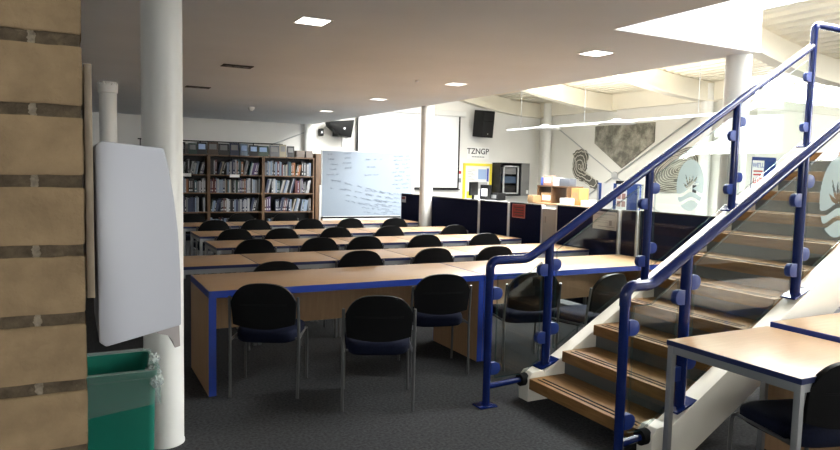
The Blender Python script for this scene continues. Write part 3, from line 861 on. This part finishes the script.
# ------------------------------------------------------------------ mobile whiteboard
WX0, WX1, WY, WZ0, WZ1 = 4.155, 6.07, 11.92, .70, 1.955
t = thing('mobile_whiteboard', 'large wheeled whiteboard covered in faint handwriting before the bookcases', 'whiteboard', ((WX0+WX1)/2, WY, 0))
h = (WX1-WX0)/2
MB().box(-h+.012, h-.012, -.008, .008, WZ0+.012, WZ1-.012).build('writing_surface', 'board', t)
m = MB(); m.box(-h, h, -.014, .014, WZ1-.014, WZ1); m.box(-h, -h+.014, -.014, .014, WZ0, WZ1-.014); m.box(h-.014, h, -.014, .014, WZ0, WZ1-.014)
m.build('frame', 'alu', t)
MB().box(-h, h, -.035, .014, WZ0-.03, WZ0+.002, .003).build('pen_tray', 'black', t)
for s in (-1, 1):
    MB().box(s*(h+.02)-.014, s*(h+.02)+.014, -.016, .016, .10, 1.30, .002).build('upright', 'white', t)
    f = MB().box(s*(h+.02)-.018, s*(h+.02)+.018, -.28, .28, .072, .104, .003).build('foot', 'white', t)
    c = MB()
    for y in (-.25, .25): c.lathe([(.012, .03), (.012, .072)], 10, (s*(h+.02), y)); c.tube([(s*(h+.02)-.012, y, .033), (s*(h+.02)+.012, y, .033)], .033, 14)
    c.build('castor', 'rubber', f)
def scribble(x, z, w, ang, amp):
    P = []; n = max(6, int(w/.011)); ph = rnd.uniform(0, 6)
    for k in range(n):
        u = k/n*w
        if rnd.random() < .12 and len(P) > 4:
            yield P; P = []
        P.append((x+u*math.cos(ang), -.0095, z+u*math.sin(ang)+amp*math.sin(k*2.1+ph)*rnd.uniform(.4, 1)))
    if len(P) > 2: yield P
m = MB()
def write(x0, x1, z0, z1, lines, ang):
    for k in range(lines):
        z = z1-(z1-z0)*k/max(1, lines-1)
        x = x0+rnd.uniform(0, .1)
        while x < x1-.06:
            w = rnd.uniform(.08, .22)
            for P in scribble(x, z+(x-x0)*math.sin(ang), min(w, x1-x), ang, .020):
                if len(P) > 2: m.tube(P, .0034, 5)
            x += w+rnd.uniform(.03, .09)
write(.50, .90, 1.25, 1.88, 9, .06); write(-.15, .55, .80, 1.22, 6, -.14); write(-.50, .30, 1.02, 1.34, 4, -.2); write(-.55, -.35, 1.62, 1.9, 4, .1); write(.25, .75, .78, 1.0, 4, -.08); write(-.8, -.45, 1.25, 1.4, 2, -.1); write(.1, .85, .95, 1.2, 4, -.12); write(-.85, -.6, 1.5, 1.88, 5, .05); write(-.1, .3, 1.5, 1.8, 3, .05)
tag(m.build('handwritten_text', 'ink', t), kind='stuff')

# ------------------------------------------------------------------ back wall fittings
YW = YB-.002
t = thing('projection_screen', 'wide white pull-down projection screen with black side borders on the back wall', 'screen', (7.92, YW-.10, 1.18))
MB().box(-1.47, 1.47, .02, .024, .0, 1.93).build('cloth', 'projection', t)
m = MB(); m.box(-1.52, -1.47, .0195, .0245, 0, 1.93); m.box(1.47, 1.52, .0195, .0245, 0, 1.93); m.box(-1.52, 1.52, .0195, .0245, -.045, 0); m.build('border', 'black', t)
MB().tube([(-1.55, .022, -.05), (1.55, .022, -.05)], .016, 10).build('bottom_bar', 'black', t)
MB().box(-1.62, 1.66, -.05, .095, 1.93, 2.07, .015).build('roller_case', 'white', t)
def speaker(name, x, y, z, rz, tilt, s, label):
    t = thing(name, label, 'speaker', (x, y, z), rz, 'wall speakers')
    w, h, d = s
    P = [(-w/2, 0), (w/2, 0), (w*.40, -d), (-w*.40, -d)]
    body = MB(); body.prism(P, 'z', -h/2, h/2, .015)
    body = body.build('cabinet', 'shell', t); body.rotation_euler = (tilt, 0, 0)
    gr = MB(); gr.box(-w*.36, w*.36, -d-.008, -d+.002, -h*.44, h*.08, .004); gr.box(-w*.33, w*.33, -d-.01, -d+.002, h*.14, h*.40, .01); gr.build('grille', 'black', body)
    lg = MB(); lg.box(-.012, .012, -d-.012, -d-.006, -h*.38, -h*.34); lg.build('badge', 'alu', body)
    br = MB(); br.box(-.05, .05, -.02, .12, -.06, .06); br.build('bracket', 'black', t)
    return t
speaker('wall_speaker', 10.02, YW-.18, 2.95, .12, .10, (.50, .72, .34), 'black loudspeaker tilted down on the back wall right of the projection screen')
t = thing('wall_speaker', 'black loudspeaker slung under the soffit left of the projection screen', 'speaker', (5.88, YW-.32, 2.62), 0, 'wall speakers')
b = MB(); b.prism([(-.36, .13), (.30, .20), (.22, -.24), (-.02, -.20), (-.32, .02)], 'y', -.16, .16, .012); b.build('cabinet', 'shell', t)
MB().box(-.10, .02, -.10, .30, -.20, -.10).build('bracket', 'black', t)
MB().lathe([(.025, -.004), (.025, .004)], 16).build('badge', 'alu', t).matrix_local = Matrix.Translation((.04, -.164, -.02)) @ Matrix.Rotation(PI/2, 4, 'X')
t = thing('wall_sensor', 'small dark camera box hanging beside the left loudspeaker', 'camera', (5.46, YW-.07, 2.50))
MB().box(-.05, .05, -.08, .06, -.09, .09, .015).build('housing', 'black', t); MB().lathe([(.02, 0), (.024, .01)], 12).build('lens', 'alu', t).matrix_local = Matrix.Translation((0, -.081, 0)) @ Matrix.Rotation(PI/2, 4, 'X')
t = thing('wall_switch', 'small white control box on the back wall below the left loudspeaker', 'switch', (6.08, YW, 2.30))
MB().box(-.05, .07, -.03, 0, -.13, .13, .005).build('box', 'white', t); MB().box(.02, .10, -.045, -.03, .07, .12).build('cover_flap', 'greypaper', t)
t = thing('conduit', 'thin grey pipe running diagonally on the back wall above the bookcases', 'pipe', (5.0, YW-.02, 2.2))
MB().tube([(-.75, 0, -.05), (.12, 0, .30)], .014, 8).build('pipe', 'alu', t)
# conference of signs
def at_wall(name, label, cat, x0, x1, z0, z1, m, dep=.012, group=None):
    t = thing(name, label, cat, ((x0+x1)/2, YW, z0), 0, group)
    MB().box(-(x1-x0)/2, (x1-x0)/2, -dep, 0, 0, z1-z0).build('sheet', m, t); return t
t = at_wall('room_sign', 'white room code sign high on the back wall above the yellow noticeboard', 'sign', 9.72, 10.44, 1.98, 2.32, 'paper', .006)
text('lettering', 'TZNGP', .22, (0, -.0065, .21), (PI/2, 0, 0), 'text', t)
m = MB()
for k in range(5): m.box(-.20+k*.085, -.13+k*.085, -.0075, -.006, .05, .075)
m.build('small_print', 'greytext', t)
t = thing('noticeboard', 'yellow-framed noticeboard full of papers on the back wall', 'noticeboard', (10.08, YW, .80))
m = MB(); m.box(-.47, -.40, -.03, 0, 0, 1.06); m.box(.40, .47, -.03, 0, 0, 1.06); m.box(-.40, .40, -.03, 0, .99, 1.06); m.box(-.40, .40, -.03, 0, 0, .07); m.build('frame', 'yellow', t)
MB().box(-.40, .40, -.012, 0, .07, .99).build('backing', 'paper', t)
def pap(x0, x1, z0, z1, m): MB().box(x0, x1, -.0145, -.0125, z0, z1).build('pinned_paper', m, t)
pap(-.36, -.05, .56, .93, 'white'); pap(.02, .30, .62, .90, 'paleblue'); pap(.31, .375, .56, .93, 'midblue'); pap(-.36, -.02, .32, .52, 'paper'); pap(.02, .34, .36, .54, 'greypaper')
pap(.10, .375, .09, .33, 'midblue'); pap(.14, .33, .11, .29, 'paleblue'); pap(-.34, -.08, .09, .28, 'lime')
m = MB()
for k in range(7): m.box(-.32, -.09-.05*(k % 3), -.016, -.0145, .60+k*.045, .608+k*.045)
m.build('printed_line', 'greytext', t)
t = at_wall('poster', 'red-headed white poster between the projection screen and yellow noticeboard', 'poster', 9.38, 9.555, .98, 1.70, 'paper', .006)
MB().box(-.085, .085, -.0075, -.006, .58, .66).build('heading', 'red', t); MB().box(-.085, .085, -.0075, -.006, .34, .46).build('picture', 'greytext', t)
# server cabinet with an open door
t = thing('equipment_cabinet', 'dark wall equipment cabinet with its metal door swung open', 'cabinet', (10.93, YW-.21, .98))
m = MB(); m.box(-.36, .36, .19, .205, 0, .92); m.box(-.36, -.33, -.2, .19, 0, .92); m.box(.33, .36, -.2, .19, 0, .92); m.box(-.33, .33, -.2, .19, .89, .92); m.box(-.33, .33, -.2, .19, 0, .03); m.build('case', 'black', t)
for k in range(3): MB().box(-.20, .24, -.12, .15, .10+k*.25, .29+k*.25, .004).build('equipment_unit', ['black', simple('unit_blue', (.04, .07, .12), .5), 'ventgrey'][k], t)
m = MB(); m.box(-.25, -.20, -.19, -.16, .05, .84); m.box(.24, .29, -.19, -.16, .05, .84); m.box(-.25, .29, -.19, -.16, .80, .84); m.box(-.25, .29, -.19, -.16, .05, .09); m.build('rack_frame', 'alu', t)
d = MB().box(0, .34, -.02, 0, 0, .92).build('door', 'ventgrey', t); d.location = (.36, -.2, 0); d.rotation_euler = (0, 0, .25)
MB().box(.22, .31, -.024, -.02, .06, .16).build('door_label', 'paper', d)
# reception counter and clutter behind the partition
t = thing('counter', 'pale timber counter shelf behind the navy partition', 'counter', (8.6, 10.55, 0))
MB().box(-.26, .30, -1.55, .55, 1.0, 1.03, .004).build('worktop', 'oak', t)
MB().box(-.24, .28, -1.5, .5, 0, 1.0).build('base', 'cream_wall', t)
t = thing('shelf_unit', 'small timber pigeonhole shelf standing on the pale counter', 'shelf', (8.68, 10.55, 1.031))
MB().box(-.2, .2, -.5, .45, .32, .345).build('shelf', 'case', t)
for y in (-.48, -.02, .43): MB().box(-.2, .2, y-.012, y+.012, 0, .32).build('side_panel', 'case', t)
def boxthing(name, label, cat, x, y, z, sx, sy, sz, m, rz=0, extra=None):
    t = thing(name, label, cat, (x, y, z), rz)
    MB().box(-sx/2, sx/2, -sy/2, sy/2, 0, sz, .006).build('body', m, t)
    if extra: MB().box(-sx/2-.003, -sx/2, -sy*.35, sy*.35, sz*.25, sz*.75).build('label', extra, t)
    return t
ZC = 1.031; ZS = ZC+.346
boxthing('box', 'brown cardboard box on the counter under the pigeonhole shelf', 'box', 8.66, 10.72, ZC, .3, .36, .2, 'card', 0, 'paper')
boxthing('box', 'orange-topped box beside the pigeonhole shelf on the counter', 'box', 8.56, 9.78, ZC, .26, .20, .32, 'orange', .1, 'card')
boxthing('paper_stack', 'stack of white papers at the near end of the counter', 'papers', 8.6, 9.42, ZC, .3, .40, .10, 'paper', .1)
boxthing('paper_stack', 'stack of white papers in front of the orange-topped box', 'papers', 8.44, 9.95, ZC, .16, .34, .12, 'paper')
boxthing('leaflet_holder', 'leaflet holder with pink leaflets on the pigeonhole shelf', 'leaflet holder', 8.62, 10.78, ZS, .10, .26, .20, simple('pink_leaflet', (.42, .24, .18), .7), .1, 'paper')
boxthing('leaflet_holder', 'blue-backed leaflet rack at left end of the pigeonhole shelf', 'leaflet holder', 8.62, 10.96, ZS, .08, .10, .16, 'midblue')
boxthing('telephone_box', 'grey machine standing on the right end of the pigeonhole shelf', 'machine', 8.62, 10.22, ZS, .2, .26, .15, simple('machine_grey', (.12, .13, .15), .5), .15)
boxthing('box', 'white box beside the pink leaflets on the pigeonhole shelf', 'box', 8.62, 10.5, ZS, .12, .2, .16, 'white')
boxthing('box', 'flat brown box on the counter at the far left end', 'box', 8.5, 11.0-.02, ZC, .4, .18, .14, 'card')
t = thing('office_desk', 'pale desk with office clutter behind the partition below the noticeboard', 'desk', (8.2, 12.9, 0))
MB().box(-.6, .6, -.4, .4, .96, .99, .003).build('desktop', 'white', t)
for sx in (-.55, .55):
    for sy in (-.35, .35): MB().box(sx-.02, sx+.02, sy-.02, sy+.02, 0, .96).build('leg', 'white', t)
t = thing('monitor', 'black monitor on the desk in front of the yellow noticeboard', 'monitor', (8.05, 12.75, .991), .6)
MB().box(-.22, .22, -.02, .02, .10, .40, .008).build('screen', 'shell', t); MB().box(-.02, .02, -.015, .03, .012, .12).build('stand', 'black', t); MB().box(-.11, .11, -.08, .1, 0, .012).build('foot', 'black', t)
boxthing('folder', 'black box file standing beside the monitor before the noticeboard', 'file', 8.36, 12.72, .991, .10, .25, .34, 'black', .3, 'paper')
boxthing('printer', 'dark printer on the desk under the open equipment cabinet', 'printer', 8.6, 12.62, .991, .26, .3, .16, 'black', .2, 'alu')
# blue display boards behind the partition
t = thing('display_board', 'free-standing blue display board with pinned pictures behind the navy partition', 'board', (7.0, 7.18, 0))
MB().box(-.015, .015, -.42, .42, .75, 1.49, .004).build('board_panel', 'blue_fabric', t)
for y in (-.40, .40): MB().box(-.025, -.016, y-.015, y+.015, 0, 1.47).build('post', 'alu', t)
def bp_(y0, y1, z0, z1, m, nm='pinned_sheet'): return MB().box(-.020, -.0155, y0, y1, z0, z1).build(nm, m, t)
bp_(.09, .33, 1.02, 1.49, 'paper'); q = bp_(-.18, .02, 1.0, 1.48, 'paper')
m = MB()
for a in range(3):
    for b in range(2): m.box(-.0215, -.020, -.16+b*.09, -.09+b*.09, 1.16+a*.11, 1.24+a*.11)
m.build('printed_picture', simple('photo_print', (.38, .22, .2), .6), q)
MB().box(-.022, .018, -.14, .04, 1.49, 1.53).build('top_clip', 'black', t)

# ------------------------------------------------------------------ right wall: brace, artwork, posters
XW = XR-.002
t = thing('wall_brace', 'thin steel cross brace with round hub on the hall wall below the pentagon artwork', 'brace', (XW-.03, 12.64, 1.61))
for dy, dz in ((2.35, 1.32), (-2.35, 1.32), (2.3, -1.28), (-2.3, -1.28)): MB().tube([(0, dy*.03, dz*.03), (0, dy, dz)], .014, 8).build('rod', 'alu', t)
b = MB().lathe([(.10, -.02), (.10, .02)], 20).build('hub', 'alu', t); b.rotation_euler = (0, PI/2, 0)
t = thing('wall_artwork', 'large grey pentagon artwork with cloudy etched pattern on hall wall', 'artwork', (XW, 12.45, 2.9))
m = MB(); m.prism([(.98, -.02), (-1.03, -.01), (-1.03, -.48), (-.02, -1.10), (.98, -.46)], 'x', -.03, 0); m.build('etched_panel', 'cloud', t)
def contour_art(name, label, yc, zc, outline, rings, cw, center, dark, pale):
    t = thing(name, label, 'artwork', (XW, yc, zc))
    m = MB(); m.prism(outline, 'x', -.03, 0); m.build('etched_panel', dark, t)
    m = MB()
    for k in range(rings):
        f = (k+.6)/rings
        pts = []
        for y, z in outline:
            ny = center[0]+(y-center[0])*f; nz = center[1]+(z-center[1])*f
            w = .03*noise.noise(Vector((ny*3, nz*3, k*.4)))
            pts.append((-.032, ny+w, nz+w))
        n = len(pts)
        for i in range(n):
            a = Vector(pts[i]); b_ = Vector(pts[(i+1) % n])
            if noise.noise(Vector((a.y*2.2, a.z*2.2, k*.9+3))) > .42: continue
            d = (b_-a)
            if d.length < 1e-4: continue
            d.normalize(); s = Vector((0, -d.z, d.y))*cw
            m.quad(a-s, b_-s, b_+s, a+s)
    m.build('contour_lines', pale, t, smooth=False)
    return t
ov = []
for k in range(64):
    a = 2*PI*k/64; r = 1+.10*math.sin(2*a+.6)+.05*math.sin(3*a)
    ov.append((.80*r*math.cos(a), .47*r*math.sin(a)))
rot = math.radians(-28)
ov = [(y*math.cos(rot)-z*math.sin(rot), y*math.sin(rot)+z*math.cos(rot)) for y, z in ov]
contour_art('wall_artwork', 'rounded grey artwork of swirling contour rings on hall wall', 10.72, 1.75, ov, 13, .0065, (-.1, .05), 'artgrey', 'artpale')
bl = [(.10, .47), (-.10, .50), (-.26, .44), (-.34, .30), (-.28, .12), (-.30, -.02), (-.20, -.10), (-.30, -.16), (-.52, -.24), (-.74, -.34), (-.80, -.46), (-.70, -.56), (-.50, -.52), (-.30, -.40), (-.06, -.34), (.14, -.26), (.26, -.10), (.26, .10), (.22, .26), (.26, .38)]
bl2 = []
for i in range(len(bl)):
    a, b = bl[i], bl[(i+1) % len(bl)]
    for q in (0, .34, .67): bl2.append((a[0]+(b[0]-a[0])*q+.012*math.sin(i*5+q*9), a[1]+(b[1]-a[1])*q+.012*math.cos(i*7+q*8)))
contour_art('wall_artwork', 'small boot-shaped grey artwork with contour lines on hall wall near the corner', 14.0, 1.80, bl2, 4, .011, (-.02, .02), 'artgrey', 'artpale')
def wall_r(name, label, cat, y0, y1, z0, z1, m):
    t = thing(name, label, cat, (XW, (y0+y1)/2, z0)); h = abs(y1-y0)/2
    MB().box(-.012, 0, -h, h, 0, z1-z0).build('sheet', m, t); return t, h, z1-z0
t, h, hh = wall_r('poster', 'white poster with four black square prints on hall wall behind the glass emblem', 'poster', 10.30, 9.98, 1.22, 1.78, 'paper')
for a, b in ((-.13, .30), (.01, .30), (-.13, .05), (.01, .05)): MB().box(-.0135, -.012, a, a+.11, b, b+.17).build('printed_picture', 'text', t)
t, h, hh = wall_r('pinboard', 'tall narrow blue pinboard on hall wall right of the white wall column', 'pinboard', 9.60, 9.30, 1.0, 2.03, 'blue_fabric')
t = thing('pinboard', 'blue pinboard on the return wall carrying the white poster', 'pinboard', (12.50, YK-.002, 1.30))
MB().box(-.38, .36, -.015, 0, 0, .75).build('board_panel', 'blue_fabric', t)
t = thing('poster', 'white poster with red and blue lettering hung over the blue pinboard', 'poster', (12.28, YK-.02, 1.36))
MB().box(-.16, .20, -.003, 0, 0, .62).build('sheet', 'paper', t)
text('lettering', "WE'LL", .13, (.02, -.0035, .52), (PI/2, 0, 0), 'midblue', t)
text('lettering', 'LIVE', .16, (.02, -.0035, .21), (PI/2, 0, 0), 'red', t)
m = MB(); m.box(-.12, .16, -.0045, -.003, .39, .42); m.box(-.12, .16, -.0045, -.003, .32, .35); m.build('printed_line', 'red', t)
m = MB(); m.box(-.12, .16, -.0045, -.003, .07, .10); m.build('small_print', 'midblue', t)

# suspended linear lights over the hall
def pendant(yc, y0, y1, lamps, rods, power, label):
    t = thing('pendant_light', label, 'light', (9.0, yc, 2.60), 0, 'suspended hall lights')
    MB().box(-.03, .03, y0, y1, -.02, .02, .004).build('track', 'white', t)
    for y in lamps:
        MB().lathe([(.33, -.035), (.34, -.03), (.12, .02), (.05, .06)], 28, (0, y)).build('reflector', 'white', t)
        L = bpy.data.lights.new('uplight', 'AREA'); L.shape = 'DISK'; L.size = .5; L.energy = power; L.color = (1, .91, .76)
        q = bpy.data.objects.new('uplight', L); COL.objects.link(q); q.location = (9.0, yc+y, 2.69); q.rotation_euler = (PI, 0, 0)
    for y in rods: MB().tube([(0, y, .02), (0, y, beam_z(9)-2.6+.40)], .004, 6).build('suspension_rod', 'grey_metal', t)
pendant(9.85, -3.0, 3.0, (1.62, -.50), (2.5, .40, -2.3), 110, 'long white suspended lighting track with round reflectors in the tall hall')
pendant(2.2, -2.6, 2.2, (1.2, -1.2), (2.0, -2.3), 80, 'added white suspended lighting track out of view, brightening the hall roof')  # extra unseen run, added to brighten the near part of the roof

# ------------------------------------------------------------------ soffit fittings
def downlight(x, y, label, lit, s=.24, m='lamp'):
    t = thing('ceiling_light', label, 'light', (x, y, H), 0, 'square ceiling lights')
    f = MB(); a, b = s/2, s/2-.014
    for bx in ((-a, a, -a, -b), (-a, a, b, a), (-a, -b, -b, b), (b, a, -b, b)): f.box(*bx, -.006, -.0005)
    f.build('frame', 'white' if lit else 'ventgrey', t)
    MB().box(-b, b, -b, b, -.004, -.0005).build('diffuser', m if lit else 'black', t)
downlight(1.60, 4.82, 'brightly lit square ceiling light nearest the front column', True)
downlight(4.16, 4.62, 'brightly lit square ceiling light near the pointed soffit corner', True)
downlight(4.23, 7.18, 'lit square ceiling light above the rows, left of the centre column', True, .24, 'lamp_dim')
downlight(4.18, 9.41, 'lit square ceiling light above the whiteboard, middle of the three far ones', True, .24, 'lamp_dim')
downlight(4.25, 11.95, 'lit square ceiling light farthest away, in front of the left loudspeaker', True, .24, 'lamp_dim')
for (x, y, lb) in ((1.61, 7.38, 'dark ceiling spot fitting nearer the front of the room'), (1.57, 9.65, 'dark ceiling spot fitting nearer the back bookcases')):
    t = thing('spot_fitting', lb, 'light', (x, y, H), 0, 'dark spot fittings')
    MB().box(-.16, .16, -.09, .09, -.008, -.0005, .002).build('plate', 'black', t)
    for q in (-.09, 0, .09): MB().lathe([(.03, -.012), (.034, -.008)], 16, (q, 0)).build('lamp_head', 'ventgrey', t)
t = thing('smoke_detector', 'round white smoke detector on the soffit before the back wall', 'detector', (2.9, 12.15, H))
MB().lathe([(.03, -.07), (.05, -.045), (.06, -.03), (.06, -.0005)], 24).build('detector_body', 'white', t); MB().lathe([(.01, -.076), (.012, -.07)], 12).build('sensor', 'ventgrey', t)
t = thing('smoke_detector', 'tiny white sensor on the soffit left of the lit far light', 'detector', (3.68, 7.16, H))
MB().lathe([(.016, -.03), (.022, -.02), (.022, -.0005)], 20).build('detector_body', 'white', t)

# ------------------------------------------------------------------ sky, lamps, camera
w = bpy.data.worlds.new('sky'); SC.world = w; w.use_nodes = True
bg = w.node_tree.nodes['Background']; bg.inputs['Color'].default_value = (.98, .98, .97, 1); bg.inputs['Strength'].default_value = 30.0

def area(name, loc, rot, sx, sy, e, col):
    L = bpy.data.lights.new(name, 'AREA'); L.shape = 'RECTANGLE'; L.size = sx; L.size_y = sy; L.energy = e; L.color = col
    o = bpy.data.objects.new(name, L); COL.objects.link(o); o.location = loc; o.rotation_euler = rot; return o

cam = bpy.data.cameras.new('camera'); co = bpy.data.objects.new('camera', cam); COL.objects.link(co)
F = Vector((0.46401258, 0.88222856, -0.07978156)); R = Vector((0.8856826, -0.46368581, 0.02370232)); U = R.cross(F)
co.matrix_world = Matrix(((R.x, U.x, -F.x, 0), (R.y, U.y, -F.y, 0), (R.z, U.z, -F.z, 1.5914), (0, 0, 0, 1)))
cam.sensor_width = 36; cam.sensor_fit = 'HORIZONTAL'; cam.lens = 665.15/840*36; cam.clip_start = .05; cam.clip_end = 200
SC.camera = co
SC.view_settings.view_transform = 'Standard'; SC.view_settings.look = 'None'; SC.view_settings.gamma = 1; SC.view_settings.use_curve_mapping = False
SC.view_settings.exposure = 0.1
SC.cycles.max_bounces = 10; SC.cycles.diffuse_bounces = 6; SC.cycles.glossy_bounces = 4; SC.cycles.transparent_max_bounces = 24
SC.cycles.sample_clamp_indirect = 8
